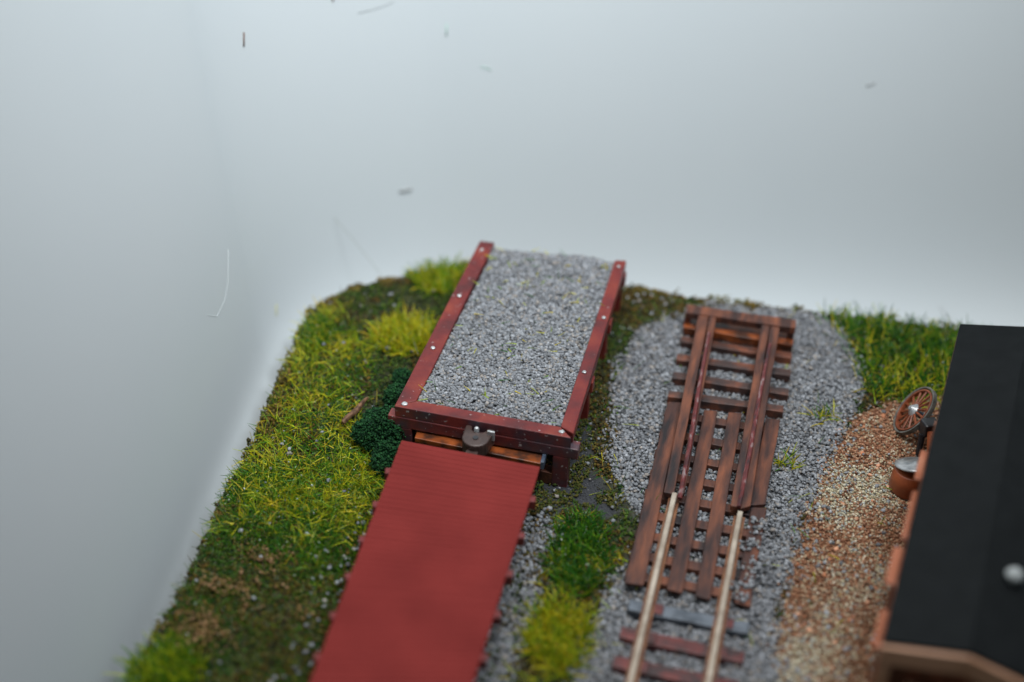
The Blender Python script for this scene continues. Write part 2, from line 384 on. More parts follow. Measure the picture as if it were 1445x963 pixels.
# ------------------------------------------------------------------ ballast, dirt, turf
def stuff(o, label, cat): tag(o, label, cat, kind='stuff')
PLATF = poly([(556, 640), (800, 690), (884, 430), (677, 400)])
x, y = sample(BALL, 108000, .13, 1, .07); k = RNG.random(len(x)) < .75; x, y = x[k], y[k]
stuff(grains('ballast', x, y, gz(x, y)+RNG.uniform(.0, .05, len(x)), .0255, grey(len(x)), M['stone']), 'loose grey stone ballast around the rusty timber track and rails', 'ballast')
x, y = sample(BALL2, 15000, .14, 2, .08)
stuff(grains('ballast', x, y, gz(x, y)+RNG.uniform(.0, .05, len(x)), .029, grey(len(x)), M['stone']), 'narrow strip of grey stones along the right side of the red flatcar', 'ballast')
# scattered single stones on moss and asphalt
SC = poly([(760, 690), (830, 600), (885, 400), (1170, 430), (1200, 450), (960, 470), (880, 600), (900, 700), (900, 760), (800, 745)])
x, y = sample(SC, 1500, .2, 3); k = RNG.random(len(x)) < .55; x, y = x[k], y[k]
x2, y2 = sample(poly([(440, 800), (560, 700), (520, 800), (430, 1050), (300, 1050), (420, 900)]), 330, .2, 4)
x4, y4 = sample(poly([(500, 760), (530, 730), (515, 790), (480, 870), (450, 960), (430, 960), (455, 860)]), 230, .2, 4)
x3, y3 = sample(poly([(200, 950), (330, 700), (440, 430), (600, 380), (660, 380), (560, 600), (430, 800), (300, 960)]), 110, .2, 4)
x = np.concatenate([x, x2, x3, x4]); y = np.concatenate([y, y2, y3, y4])
stuff(grains('loose_stones', x, y, gz(x, y)+np.where(x < -.9, .09, .03), .028, grey(len(x))*1.1, M['stone']), 'single pale stones strewn over the moss and dark tarmac', 'stones')
# dirt
x, y = sample(DIRT, 95000, .12, 5, .08)
c = pick(len(x), [(.27, .12, .065), (.40, .21, .125), (.19, .08, .045), (.45, .34, .22), (.10, .05, .03), (.55, .47, .36)], [.29, .25, .18, .13, .08, .07])
tan = np.zeros(len(x))
for T in TAN: tan = np.maximum(tan, np.clip(sdist(T, x, y)/.9+.6+(fnoise(x, y, 1.6, 6)-.5)*2.2, 0, 1))
k = RNG.random(len(x)) < tan*.75*np.clip((fnoise(x, y, 1.1, 66)-.25)*4, .15, 1); c[k] = pick(k.sum(), [(.52, .46, .32), (.40, .34, .22), (.60, .56, .44), (.34, .36, .34)])
stuff(grains('dirt', x, y, gz(x, y)+RNG.uniform(-.01, .03, len(x)), .021, c, M['crumb'], big=False, flat=.9), 'orange brown and tan gritty soil between the ballast and the building', 'soil')
x, y = sample(DIRT, 620, .15, 7, .15); c = grey(len(x)); k = RNG.random(len(x)) < .35; c[k] = pick(k.sum(), [(.5, .2, .1), (.6, .3, .18)])
stuff(grains('grit', x, y, gz(x, y)+.025, .034, c, M['stone']), 'coarser grey and orange grit sprinkled on the gritty soil', 'grit')
# dark tarmac dust
x, y = sample(ASPH, 7000, .1, 8, .05); stuff(grains('tarmac_dust', x, y, gz(x, y)+.003, .010, pick(len(x), [(.05, .05, .055), (.09, .09, .10), (.16, .16, .17)], [.6, .3, .1]), M['crumb'], big=False), 'dark grey tarmac dust beside the right front leg of the timber platform', 'tarmac')
# turf crumbs all over the rest
x = RNG.uniform(-4.9, 9, 110000); y = RNG.uniform(9.5, 20.6, 110000)
k = (sdist(EDGE, x, y) > -.02) & (sdist(BALL, x, y)+.3*(fnoise(x, y, 3, 9)-.5) < 0) & (sdist(DIRT, x, y) < .0) & (sdist(ASPH, x, y)+.25*(fnoise(x, y, 4, 4)-.5) < 0)
x, y = x[k], y[k]; c = pick(len(x), OLV); g = fnoise(x, y, 1.6, 20)[:, None]
c = c*np.where(g > .55, (.7, 1.2, 1.0), (1.2, .95, 1.0))
stuff(grains('turf', x, y, gz(x, y)+RNG.uniform(-.01, .05, len(x)), .025, c, M['crumb'], big=False, flat=1.), 'olive brown crumbled turf covering the edges of the diorama', 'turf')
x, y = sample(ASPH, 9000, .1, 8, .03); k = fnoise(x, y, 3.5, 93) > .49; x, y = x[k], y[k]
stuff(grains('moss', x, y, gz(x, y)+RNG.uniform(.0, .04, len(x)), .020, pick(len(x), [(.07, .075, .015), (.04, .06, .012), (.10, .085, .02)]), M['crumb'], big=False, flat=1.), 'patchy low moss crumbs creeping over the dark tarmac', 'moss')
# overhanging turf lumps on the border
t = RNG.uniform(0, 1, 9000); seg = RNG.integers(1, 17, 9000)
bx = EDGE[seg]*(1-t[:, None])+EDGE[seg+1]*t[:, None]; bump_ = fnoise(bx[:, 0], bx[:, 1], 3, 30)
k = (bump_ > .56) & (RNG.random(9000) < .5); bx = bx[k]; bx = bx+RNG.normal(0, .04, bx.shape); bx = bx[sdist(EDGE, bx[:, 0], bx[:, 1]) > -.025]; n = len(bx)
stuff(grains('edge_turf', bx[:, 0], bx[:, 1], RNG.uniform(-.10, .03, n), .026, pick(n, OLV)*1.8, M['crumb'], big=False, flat=1.), 'ragged brown turf crumbs hanging over the border of the diorama', 'turf')

xs_, ys_, zs_ = [], [], []
for px, py, r0 in ((395, 535, .13), (388, 560, .10), (380, 585, .14), (372, 605, .09), (462, 425, .12), (500, 402, .10), (545, 398, .10), (310, 720, .10), (905, 402, .12), (930, 408, .09), (1060, 428, .12)):
    c0 = on(px, py, 0); n = int(9000*r0*r0*3); xs_.append(c0.x+RNG.normal(0, r0*.7, n)); ys_.append(c0.y+RNG.normal(0, r0*.7, n)); zs_.append(.01+np.abs(RNG.normal(0, r0*.35, n)))
x = np.concatenate(xs_); y = np.concatenate(ys_); z = np.concatenate(zs_); k = sdist(EDGE, x, y) > -.03; x, y, z = x[k], y[k], z[k]
stuff(grains('turf_clumps', x, y, gz(x, y)+z, .026, pick(len(x), [(.15, .10, .02), (.11, .085, .02), (.20, .13, .03), (.06, .06, .02)]), M['crumb'], big=False, flat=1.), 'small raised brown turf clumps along the border of the diorama', 'turf')
# grass carpets (uncountable)
LUSH = poly([(432, 442), (476, 432), (515, 480), (530, 530), (500, 575), (520, 600), (565, 640), (548, 700), (500, 765), (450, 740), (330, 700), (328, 650), (388, 590), (412, 510)])
LUSH2 = poly([(330, 660), (560, 650), (548, 700), (505, 790), (455, 830), (380, 770), (300, 760)])
x, y = sample(LUSH, 10500, .15, 10, .12)
g = fnoise(x, y, 1.5, 31); c = np.where((RNG.random(len(x)) < np.clip((g-.28)*2.2, .15, .88))[:, None], pick(len(x), YEL), pick(len(x), GRN))
stuff(blades('grass', x, y, gz(x, y), .23, c, lean=1.35, lie=.3, wd=.0105), 'thick yellow green grass fibres left of the platform and flatcar', 'grass')
x, y = sample(LUSH2, 10000, .2, 11, .15)
g = fnoise(x, y, 1.3, 41); c = np.where((RNG.random(len(x)) < np.clip((g-.38)*1.8, .05, .8))[:, None], pick(len(x), YEL), pick(len(x), GRN))
stuff(blades('grass', x, y, gz(x, y), .22, c, lean=1.35, lie=.3, wd=.0105), 'greener grass fibres beside the far end of the flatcar', 'grass')
for Pz, n, cl, sd in ((LUSH, 1900, YEL+GRN[1:3], 110), (LUSH2, 1300, YEL+GRN, 111)):
    x, y = sample(Pz, n, .15, 10, .12); kk = fnoise(x, y, 1.5, 31) > .33; x, y = x[kk], y[kk]
    stuff(blades('grass', x, y, gz(x, y)+RNG.uniform(.05, .14, len(x)), .22, pick(len(x), cl)*1.1, lean=1.4, lie=.5, wd=.0105), 'upper layer of bright yellow grass fibres left of the platform and flatcar', 'grass')
LOW = poly([(200, 1100), (190, 950), (270, 790), (330, 700), (450, 760), (560, 720), (520, 800), (420, 1100)])
x, y = sample(LOW, 11500, .2, 12, .1); k = fnoise(x, y, 1.2, 51) > .18; x, y = x[k], y[k]
c = np.where((RNG.random(len(x)) < .45*fnoise(x, y, 1.1, 77)*1.6)[:, None], pick(len(x), OLV)*2.4, pick(len(x), GRN)*.8)
stuff(blades('grass', x, y, gz(x, y), .20, c, lean=1.4, lie=.4, wd=.012), 'short dull olive grass on the near left part of the diorama', 'grass')
TOPL = poly([(450, 440), (500, 405), (660, 370), (680, 420), (560, 600), (500, 520)])
x, y = sample(TOPL, 2600, .2, 12, .1); c = np.where((RNG.random(len(x)) < .7)[:, None], pick(len(x), OLV)*1.6, pick(len(x), GRN))
stuff(blades('grass', x, y, gz(x, y), .13, c, lean=1.3, lie=.3), 'thin mossy brown grass at the rounded far left corner', 'grass')
MOSS = poly([(885, 405), (1010, 425), (960, 445), (890, 480), (868, 540), (860, 610), (850, 690), (905, 700), (900, 755), (860, 720), (832, 670), (820, 600), (835, 520), (880, 410)])
x, y = sample(MOSS, 4200, .15, 13, .08); c = np.where((RNG.random(len(x)) < .55)[:, None], pick(len(x), OLV)*2.6, pick(len(x), GRN)*.9)
stuff(blades('moss', x, y, gz(x, y), .12, c, lean=1.4, lie=.5), 'dark green and olive moss strip between the platform and the ballast', 'moss')
x, y = sample(GBACK, 4000, .14, 14, .1); t_ = np.clip((18.2-y)/1.2, 0, 1)
c = np.where((RNG.random(len(x)) < .15+.55*t_*fnoise(x, y, 2, 61)*1.6)[:, None], pick(len(x), YEL), pick(len(x), DGR+GRN))
stuff(blades('grass', x, y, gz(x, y), .30, c, lean=1.0, wd=.017), 'tall glossy green grass on the far right beside the black roof', 'grass')
# stray fibres on ballast and gravel
x = np.concatenate([RNG.uniform(1, 5.6, 110)]); y = RNG.uniform(12, 19.3, 110)
c = np.where((RNG.random(110) < .6)[:, None], pick(110, YEL), pick(110, GRN))
stuff(blades('stray_fibres', x, y, gz(x, y)+.07, .22, c, lie=.9, wd=.009), 'stray yellow grass fibres lying on the ballast and timbers', 'grass fibres')

PEACH = [(315, 880, .30), (350, 832, .22), (275, 905, .15), (375, 790, .14), (400, 870, .16), (290, 830, .12)]
xs_, ys_ = [], []
for px, py, r0 in PEACH:
    c0 = on(px, py, 0); n = int(2600*r0*r0*4); xs_.append(c0.x+RNG.normal(0, r0*1.0, n)); ys_.append(c0.y+RNG.normal(0, r0*.6, n))
x = np.concatenate(xs_); y = np.concatenate(ys_); k = (fnoise(x, y, 3, 81) > .45) & (sdist(EDGE, x, y) > .05); x, y = x[k], y[k]
stuff(grains('dirt', x, y, gz(x, y)+RNG.uniform(.04, .12, len(x)), .021, pick(len(x), [(.26, .15, .06), (.36, .21, .11), (.16, .11, .03), (.08, .09, .02)]), M['crumb'], big=False), 'peach coloured dry soil patches in the low grass at the near left', 'soil')
# hardened glue droplets sparkling in the grass
m_, nt, b = mat('glue', .06, 1.0); b.inputs['Base Color'].default_value = (.30, .36, .26, 1); M['glue'] = m_
gx, gy, gh = [], [], []
for Pz, n, h in ((LUSH, 110, .17), (LUSH2, 110, .15), (GBACK, 80, .22), (LOW, 50, .10), (poly([(785, 735), (870, 745), (850, 830), (770, 840)]), 30, .2)):
    x, y = sample(Pz, n, .1, 3); gx.append(x); gy.append(y); gh.append(np.full(len(x), h))
x = np.concatenate(gx); y = np.concatenate(gy); gh = np.concatenate(gh)
stuff(grains('glue_droplets', x, y, gz(x, y)+gh*RNG.uniform(.5, 1.1, len(x)), .013, np.full((len(x), 3), .5), M['glue']), 'tiny sparkling glue droplets caught in the grass', 'droplets')
# loose stones washed over the near right end of the ramp
# stones thinning out to the right of the ballast
x, y = sample(poly([(1165, 440), (1225, 500), (1235, 560), (1200, 640), (1155, 700), (1135, 790), (1110, 880), (1090, 960), (1120, 960), (1165, 800), (1190, 700), (1235, 620), (1240, 520), (1200, 440)]), 2600, .25, 21, .1); kk = fnoise(x, y, 3, 22) > .5; x, y = x[kk], y[kk]
stuff(grains('ballast', x, y, gz(x, y)+.03, .026, grey(len(x)), M['stone']), 'scattered grey stones thinning out between ballast and gritty soil', 'ballast')
x, y = sample(poly([(1040, 775), (1062, 735), (1090, 712), (1100, 760), (1075, 860), (1030, 862)]), 900, .10, 9); k = fnoise(x, y, 3.3, 91) > .45; x, y = x[k], y[k]
stuff(grains('ballast', x, y, RNG.uniform(.13, .17, len(x)), .030, grey(len(x)), M['stone']), 'grey stones spilled over the half buried right plank of the ramp', 'ballast')

x, y = sample(poly([(760, 705), (800, 690), (840, 600), (880, 560), (900, 700), (880, 740), (800, 745)]), 90, .1, 3)
c = np.where((RNG.random(len(x)) < .6)[:, None], pick(len(x), YEL)*.8, pick(len(x), GRN))
stuff(blades('stray_fibres', x, y, gz(x, y)+.02, .24, c, lie=.85, wd=.010), 'stray straw coloured grass fibres lying on the dark tarmac and moss', 'grass fibres')
x, y = sample(poly([(775, 735), (880, 735), (868, 800), (845, 850), (835, 900), (805, 985), (735, 985), (745, 870), (765, 800)]), 1900, .22, 33, .08)
ty = np.clip((14.0-y)/.8, 0, 1); c = np.where((RNG.random(len(x)) < .15+.6*ty)[:, None], pick(len(x), YEL), pick(len(x), GRN+DGR))
stuff(blades('grass', x, y, gz(x, y), .20, c, lean=1.3, lie=.3, wd=.014), 'low uneven grass joining the two tufts between flatcar and rails', 'grass')
def tuft(px, py, r, n, L, cols, label, seed=0, ry=None, lean=1.1):
    c0 = on(px, py, 0); a = RNG.uniform(0, 2*np.pi, n); q = np.sqrt(RNG.random(n))*(1+.25*(fnoise(np.cos(a)*2, np.sin(a)*2, 1.5, seed)-.5))
    xx = c0.x+np.cos(a)*q*r; yy = c0.y+np.sin(a)*q*(ry or r)
    c = pick(n, cols)
    o = blades('grass_tuft', xx-c0.x, yy-c0.y, gz(xx, yy), L, c, lean=lean, wd=.017); o.location = (c0.x, c0.y, 0)
    tag(o, label, 'grass tuft', 'grass tufts')
tuft(570, 478, .50, 620, .30, YEL+YEL+YEL+GRN[2:3], 'round yellow green grass tuft left of the platform side beam', 1)
tuft(628, 398, .52, 620, .30, GRN[1:3]+YEL[1:], 'green grass tuft on the far border touching the platform corner', 2, ry=.42)
tuft(818, 785, .40, 620, .26, GRN+DGR, 'dark green grass tuft between the flatcar and the rails', 3, ry=.75)
tuft(788, 905, .38, 620, .30, YEL+GRN[2:3], 'bright yellow green grass tuft between flatcar and rails, nearest the viewer', 4, ry=.55)
tuft(232, 945, .45, 700, .26, GRN[1:3]+YEL[1:2], 'blurred light green tuft at the near left border', 5, ry=.45)
tuft(1110, 655, .14, 38, .26, YEL+GRN, 'sparse grass tuft on the ballast right of the timber ramp', 6)
tuft(1165, 590, .16, 45, .24, GRN+YEL, 'small sprig of green grass on the ballast near the gritty soil', 7)
tuft(447, 475, .22, 200, .22, GRN, 'dark green tuft on the far left corner edge', 8, ry=.5)

# ------------------------------------------------------------------ bush, twig, hair, lint
def bush():
    o_ = thing('bush', 'small dense dark green foam bush pressed against the left platform corner', 'bush', on(545, 628, 0))
    lob = [(on(535, 615, .22), .27), (on(562, 562, .28), .20), (on(532, 596, .2), .20), (on(552, 600, .42), .26), (on(550, 640, .2), .22), (on(568, 535, .25), .15), (on(515, 612, .18), .18), (on(540, 655, .15), .16), (on(575, 560, .42), .16)]
    P = []
    for c, r in lob:
        n = int(52000*r*r); v = RNG.normal(size=(n, 3)); v /= np.linalg.norm(v, axis=1)[:, None]
        rr = r*(.72+.34*RNG.random((n, 1))**.5+.16*np.sin(v[:, :1]*9+1)*np.sin(v[:, 1:2]*8)*np.cos(v[:, 2:]*7))
        P.append(np.array(c)+v*rr)
    P = np.concatenate(P); P = P[P[:, 2] > .0]
    c = pick(len(P), [(.007, .045, .014), (.012, .065, .020), (.004, .025, .010), (.022, .090, .026)])
    grains('foliage', P[:, 0], P[:, 1], P[:, 2], .017, c, M['foam'], big=False, flat=1, parent=o_)
    b = MB(); b.tube([on(545, 628, -.02), on(545, 620, .25)], [.04, .03]); b.build('stem', M['twig'], o_)
bush()
a = on(484, 597, .16); b_ = on(519, 562, .22); pts = [a.lerp(b_, t)+Vector((0, 0, .02*math.sin(t*9))) for t in np.linspace(0, 1, 8)]
tag(MB().tube(pts, [.035, .04, .038, .045, .038, .034, .028, .018], 7).build('twig', M['twig'], smooth=False, jitter=.004), 'short broken brown twig lying in the grass left of the bush', 'twig')
m, nt, b = mat('hair_fibre', .4, .4); b.inputs['Base Color'].default_value = (.20, .21, .16, 1); M['hair'] = m
def aty(px, py, Y):
    d = F*FW + (px-722.5)*RT - (py-481.5)*UP; return Vector((0, 0, H)) + d*(Y/d.y)
pts = [aty(440, 268, 21.35), aty(462, 297, 21.1), aty(498, 338, 20.7), aty(530, 378, 20.2), aty(553, 410, 19.7), aty(574, 452, 18.9), on(590, 500, .3)]
tag(MB().tube(pts, .0032, 5).build('hair', M['hair'], smooth=True), 'long thin grey hair hanging above the yellow tuft', 'hair')
pts = [on(541, 378, .8), on(538, 388, .79), on(540, 394, .78)]
m, nt, b = mat('lint', .8, .2); b.inputs['Base Color'].default_value = (.33, .34, .34, 1); M['lint'] = m
m, nt, b = mat('lint_dark', .8, .2); b.inputs['Base Color'].default_value = (.16, .10, .08, 1); M['lintd'] = m
m, nt, b = mat('lint_pale', .8, .2); b.inputs['Base Color'].default_value = (.60, .63, .64, 1); M['lintp'] = m
m, nt, b = mat('lint_green', .8, .2); b.inputs['Base Color'].default_value = (.38, .55, .48, 1); M['lintg'] = m
m, nt, b = mat('lint_yellow', .8, .2); b.inputs['Base Color'].default_value = (.55, .52, .12, 1); M['linty'] = m
def wallpt(px, py, off=.006):
    d = (F*FW + (px-722.5)*RT - (py-481.5)*UP).normalized(); hit = PAPER.ray_cast(Vector((0, 0, H)), d)
    return hit[0]-d*off
LINT = [([(344, 46), (344, 66)], .016, 'lintd', 'short dark upright fibre near the top left of the white backdrop'),
        ([(630, 34), (630, 51)], .010, 'lintg', 'tiny pale green fibre near the top centre of the backdrop'),
        ([(564, 271), (581, 267)], .026, 'lint', 'blurred grey lint speck above the far left platform corner'),
        ([(1222, 122), (1229, 120), (1235, 117)], .010, 'lint', 'small curved grey fibre at the upper right of the backdrop'),
        ([(678, 95), (685, 96), (693, 99)], .007, 'lintg', 'faint green curl of lint under the top centre fibre'),
        ([(505, 19), (525, 14), (545, 8), (556, 2)], .0035, 'lint', 'faint curved hair along the top edge of the backdrop'),
        ([(322, 352), (322, 398), (317, 425), (306, 447), (293, 445)], .003, 'lintp', 'long pale curved thread on the backdrop left of the corner'),
        ([(390, 430), (390, 446)], .008, 'linty', 'tiny yellow fibre on the backdrop beside the grass corner'),
        ([(1326, 433), (1332, 443), (1342, 452)], .006, 'lint', 'thin curved hair on the backdrop just above the black roof'),
        ([(469, -3), (470, 2)], .016, 'lintd', 'dark speck cut by the top border of the backdrop')]
for pts, r, k, lab in LINT:
    tag(MB().tube([wallpt(*p) for p in pts], r, 6).build('lint', M[k], smooth=True), lab, 'lint', 'lint on the backdrop')

# ------------------------------------------------------------------ timber platform with gravel
ZP = .90
pl = thing('loading_platform', 'red stained timber platform on legs filled with grey gravel', 'platform', on(690, 660, 0))
P_ = lambda x, y, z=ZP: on(x, y, z)
MB().slab([P_(556.5, 573.4), P_(588, 565.5), P_(697.5, 342), P_(677, 340)], .18).build('side_beam', M['red'], pl, .012, sub=6, jitter=.0015)
MB().slab([P_(791.5, 602), P_(809, 612), P_(884, 367.8), P_(868, 367)], .18).build('side_beam', M['red'], pl, .012, sub=6, jitter=.0015)
fl, fr = P_(556.5, 573.4), P_(806.6, 619); il, ir = P_(588.5, 566), P_(790.5, 602.5)
dz = Vector((0, 0, .004))
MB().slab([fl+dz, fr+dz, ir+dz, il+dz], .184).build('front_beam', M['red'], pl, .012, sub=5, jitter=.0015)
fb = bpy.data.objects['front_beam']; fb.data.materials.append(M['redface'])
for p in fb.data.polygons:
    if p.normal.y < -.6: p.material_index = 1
# cap beams across underneath, wider than the deck
dirx = (fr-fl).normalized(); diry = Vector((-dirx.y, dirx.x, 0))
def cap(t, front=False):
    e_ = .10 if front else .025
    a = fl.lerp(P_(677, 340), t); b = fr.lerp(P_(884, 368), t); d = (b-a).normalized()
    a = a-d*e_; b = b+d*e_; off = diry*(.095 if not front else .085)
    return MB().bar((a+off)[:2], (b+off)[:2], .18, .535, .718)
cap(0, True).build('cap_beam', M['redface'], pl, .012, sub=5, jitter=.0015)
for t in (.33, .66, .95): cap(t).build('cap_beam', M['red'], pl, .012)
for t in (0, .33, .66, .95):
    a = fl.lerp(P_(677, 340), t); b = fr.lerp(P_(884, 368), t); d = (b-a).normalized()
    for s_, q in ((1, a), (-1, b)):
        c = q+d*s_*.135+diry*(.075 if t == 0 else .1)
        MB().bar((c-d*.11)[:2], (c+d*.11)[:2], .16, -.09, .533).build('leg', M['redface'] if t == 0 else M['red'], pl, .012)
# dark painted face strip under the front beam
# metal bolts on top
for px, py, s_ in ((680, 353, .03), (648, 418, .034), (611, 491.5, .036), (571, 570.5, .045), (792.5, 610, .040), (824.5, 525.6, .034), (852, 449, .034), (873, 377, .03)):
    c = P_(px, py, ZP+.002)
    MB().lathe([(s_, 0), (s_*.95, .012), (s_*.5, .02)], c, 10).build('bolt', M['bolt'], pl, smooth=True, jitter=.002)
# metal catch plate on the front beam
pf = on(693.5, 613, .79); MB().bar((pf-dirx*.05-diry*.02)[:2], (pf+dirx*.05-diry*.02)[:2], .03, .70, .86).build('metal_plate', M['bolt'], pl, .006)
# floor boards holding the gravel
MB().slab([P_(588, 565.5, .76)+diry*.0, P_(791, 602, .76), P_(866, 392, .76), P_(690, 372, .76)], .03).build('floor_board', M['orange'], pl)
GR = np.array([on(x, y, ZP)[:2] for x, y in [(586, 565), (792, 601.5), (869, 369), (820, 358), (780, 357), (740, 352), (697, 349)]])
lo, hi = GR.min(0), GR.max(0); n = 42000; x = RNG.uniform(lo[0]-.1, hi[0]+.1, n); y = RNG.uniform(lo[1], hi[1]+.1, n)
d_ = sdist(GR, x, y); k = d_ > .015-.03*(y > 19.3); x, y, d_ = x[k], y[k], d_[k]
zz = ZP-.075+.06*np.clip(d_/.2, 0, 1)+.035*(fnoise(x, y, 1.6, 71)-.4)+RNG.uniform(-.02, .035, len(x))
g = grains('gravel', x, y, zz, .0245, grey(len(x)), M['stone'], parent=pl); g['kind'] = 'stuff'
# bed below the grains
XX = MB().slab([P_(588, 565.5, ZP-.06), P_(791, 602, ZP-.06), P_(867, 384, ZP-.06), P_(691, 365, ZP-.06)], .07)
m_, nt, b = mat('gravel_bed', .9, .2); b.inputs['Base Color'].default_value = (.10, .10, .11, 1)
XX.build('gravel_bed', m_, pl)
n = 130; ii = RNG.integers(0, len(x), n)
c = np.where((RNG.random(n) < .65)[:, None], pick(n, YEL), pick(n, GRN))
stuff(blades('stray_fibres', x[ii], y[ii], zz[ii]+.02, .16, c, lie=.95, wd=.012), 'stray grass fibres lying on the gravel of the platform', 'grass fibres')

# orange timber floor beneath the front of the platform
ot = thing('timber_bed', 'bright orange timber bed under the platform, beyond the flatcar end', 'timber', on(680, 650, 0))
zb = .50
q = [on(585, 618, zb), on(765, 655, zb), on(790, 560, zb), on(620, 520, zb)]
MB().slab(q, .08).build('boards', M['orange'], ot, .01)
e1, e2 = q[1], q[2]; MB().bar(e1[:2], e2[:2], .05, .40, .53).build('steel_edge', M['blue_steel'], ot, .006)
for t in (.12, .5, .88):
    a = q[0].lerp(q[1], t); MB().bar((a.x, a.y+.05), (a.x+.05, a.y+1.0), .12, -.02, .419).build('bearer', M['rust_dark'], ot)
MB().bar(on(745, 655, .2)[:2], on(784, 664, .2)[:2], .16, -.01, .2).build('sill', M['rust'], ot, .01)

# ------------------------------------------------------------------ flatcar
fc = thing('flatcar', 'plain red plank-decked flatcar reaching from the platform to the near border', 'flatcar', (-.9, 11.5, 0))
ZD = .80
A_, B_ = on(566.5, 621.5, ZD), on(762, 659, ZD); C_, D_ = on(669, 958, ZD), on(439, 957, ZD)
la = (D_-A_); lb = (C_-B_); ext = 1.75
A2, B2 = A_+la*ext, B_+lb*ext
dk = MB(); npl = 78
for i in range(npl):
    t0, t1 = ext*i/npl, ext*(i+1)/npl-.0006; jz = Vector((0, 0, RNG.uniform(-.001, .001))); e0, e1 = RNG.uniform(-.004, .004, 2)
    ud = (B_-A_).normalized()
    dk.slab([A_+la*t1+jz+ud*e0, B_+lb*t1+jz+ud*e1, B_+lb*t0+jz+ud*e1, A_+la*t0+jz+ud*e0], .06)
dk.build('deck', M['deck'], fc, .0028)
u = (B_-A_).normalized()
ins = .035
MB().slab([A2+u*ins-Vector((0, 0, .062)), B2-u*ins-Vector((0, 0, .062)), B_-u*ins-Vector((0, 0, .062)), A_+u*ins-Vector((0, 0, .062))], .17).build('underframe', M['carside'], fc, .01)
def pocket(p, s_):
    n_ = u*s_
    a = p-Vector((0, .055, 0)); b = p+Vector((0, .055, 0))
    MB().bar((a+n_*.02)[:2], (b+n_*.02)[:2], .10, ZD-.17, ZD-.015).build('stake_pocket', M['carside'], fc, .012)
dist = 0
for i in range(12):
    t = .165+.185*i
    if t > ext: break
    pocket(B_+lb*(t)+Vector((0, 0, 0)), 1)
for i in range(12):
    t = .145+.155*i
    if t > ext: break
    pocket(A_+la*(t), -1)
# couplers, wheels
cc = on(667, 640, ZD-.16)
def coupler():
    sh = MB()
    zt = .80; v = lambda x, y: cc+u*x+Vector((-u.y, u.x, 0))*y
    out = [(.19*math.sin(a_), .16-.19*math.cos(a_)) for a_ in np.linspace(-1.7, 1.7, 12)]
    out += [(.215, .30), (.19, .44), (.12, .50), (.03, .49), (.0, .45), (.09, .41), (.10, .33), (.05, .27), (-.05, .26), (-.10, .31), (-.13, .47), (-.19, .50), (-.20, .34)]
    top = [Vector((*v(*p)[:2], zt)) for p in out]; bot = [Vector((p.x, p.y, zt-.22)) for p in top]; n = len(out)
    sh.add(top+bot, [list(range(n)), list(range(2*n-1, n-1, -1))]+[[i, i+n, (i+1) % n+n, (i+1) % n] for i in range(n)])
    h = sh.build('coupler', M['brown_plastic'], fc, .02)
    p = v(-.03, .30); MB().lathe([(.035, 0), (.035, .17), (.02, .19)], (p.x, p.y, .66), 12).build('pin', M['bolt'], h, smooth=True)
    p = v(0, .14); MB().lathe([(.04, 0), (.04, .01)], (p.x, p.y, zt+.001), 14).build('rivet', M['black'], h)
    MB().bar(v(0, -.3)[:2], v(0, .02)[:2], .16, zt-.17, zt-.1).build('shank', M['brown_plastic'], h)
coupler()
lad = la.normalized()
for t in (.20, 1.45):
    c = (A_+la*t+B_+lb*t)/2; c.z = 0
    for k in (0, 1):
        cc2 = c+lad*(.55*k)
        for s_ in (-1, 1):
            p = cc2+u*s_*.45; MB().lathe([(.27, -.03), (.28, 0), (.25, .05)], (p.x, p.y, .47), 20, ax=u*s_).build('wheel', M['steel'], fc, smooth=False)
        MB().tube([cc2-u*.7+Vector((0, 0, .47)), cc2+u*.7+Vector((0, 0, .47))], .04).build('axle', M['black'], fc)
    for s_ in (-1, 1):
        p = c+u*s_*.66; MB().bar((p-lad*.18)[:2], (p+lad*.75)[:2], .10, .36, .56).build('truck_side', M['black'], fc, .02)
# track below the flatcar
tu = Vector((math.sin(math.radians(10.5)), math.cos(math.radians(10.5)), 0))
ft = thing('railway_track', 'siding track mostly hidden beneath the red flatcar', 'railway track', (-.9, 11, 0))
mid0 = (A_+B_)/2; 
for s_ in (-1, 1):
    a = mid0+u*.45*s_-tu*.1; b = mid0+lad*9+u*.45*s_
    MB().bar(a[:2], b[:2], .06, .05, .19).build('rail', M['rail_side'], ft)
for i in range(16):
    c = mid0+lad*(.1+.5*i); MB().bar((c-u*.75)[:2], (c+u*.75)[:2], .2, -.02, .048).build('sleeper', M['sleeper'], ft)

# ------------------------------------------------------------------ right hand track
td = Vector((math.sin(math.radians(13)), math.cos(math.radians(13)), 0)); tn = Vector((td.y, -td.x, 0))
rt_ = thing('railway_track', 'open track with pale nickel rails ending at the timber ramp', 'railway track', on(970, 860, 0))
for (bx_, by_, tx_, ty_) in ((889.5, 963, 952.5, 695), (1000, 963, 1045, 721)):
    a, b = on(bx_, by_, .26), on(tx_, ty_, .26); a = a+(a-b)*.8
    r = MB().bar(a[:2], b[:2], .15, .06, .155); r.bar(a[:2], b[:2], .05, .15, .21)
    r = r.build('rail', M['rail_side'], rt_)
    MB().bar(a[:2], b[:2], .074, .208, .265).build('rail_head', M['rail_top'], r, .014)
def cross(c, half, wd, z0, z1, skew=0.):
    c = Vector(c); return MB().bar((c-tn*half+td*skew)[:2], (c+tn*half-td*skew)[:2], wd, z0, z1)
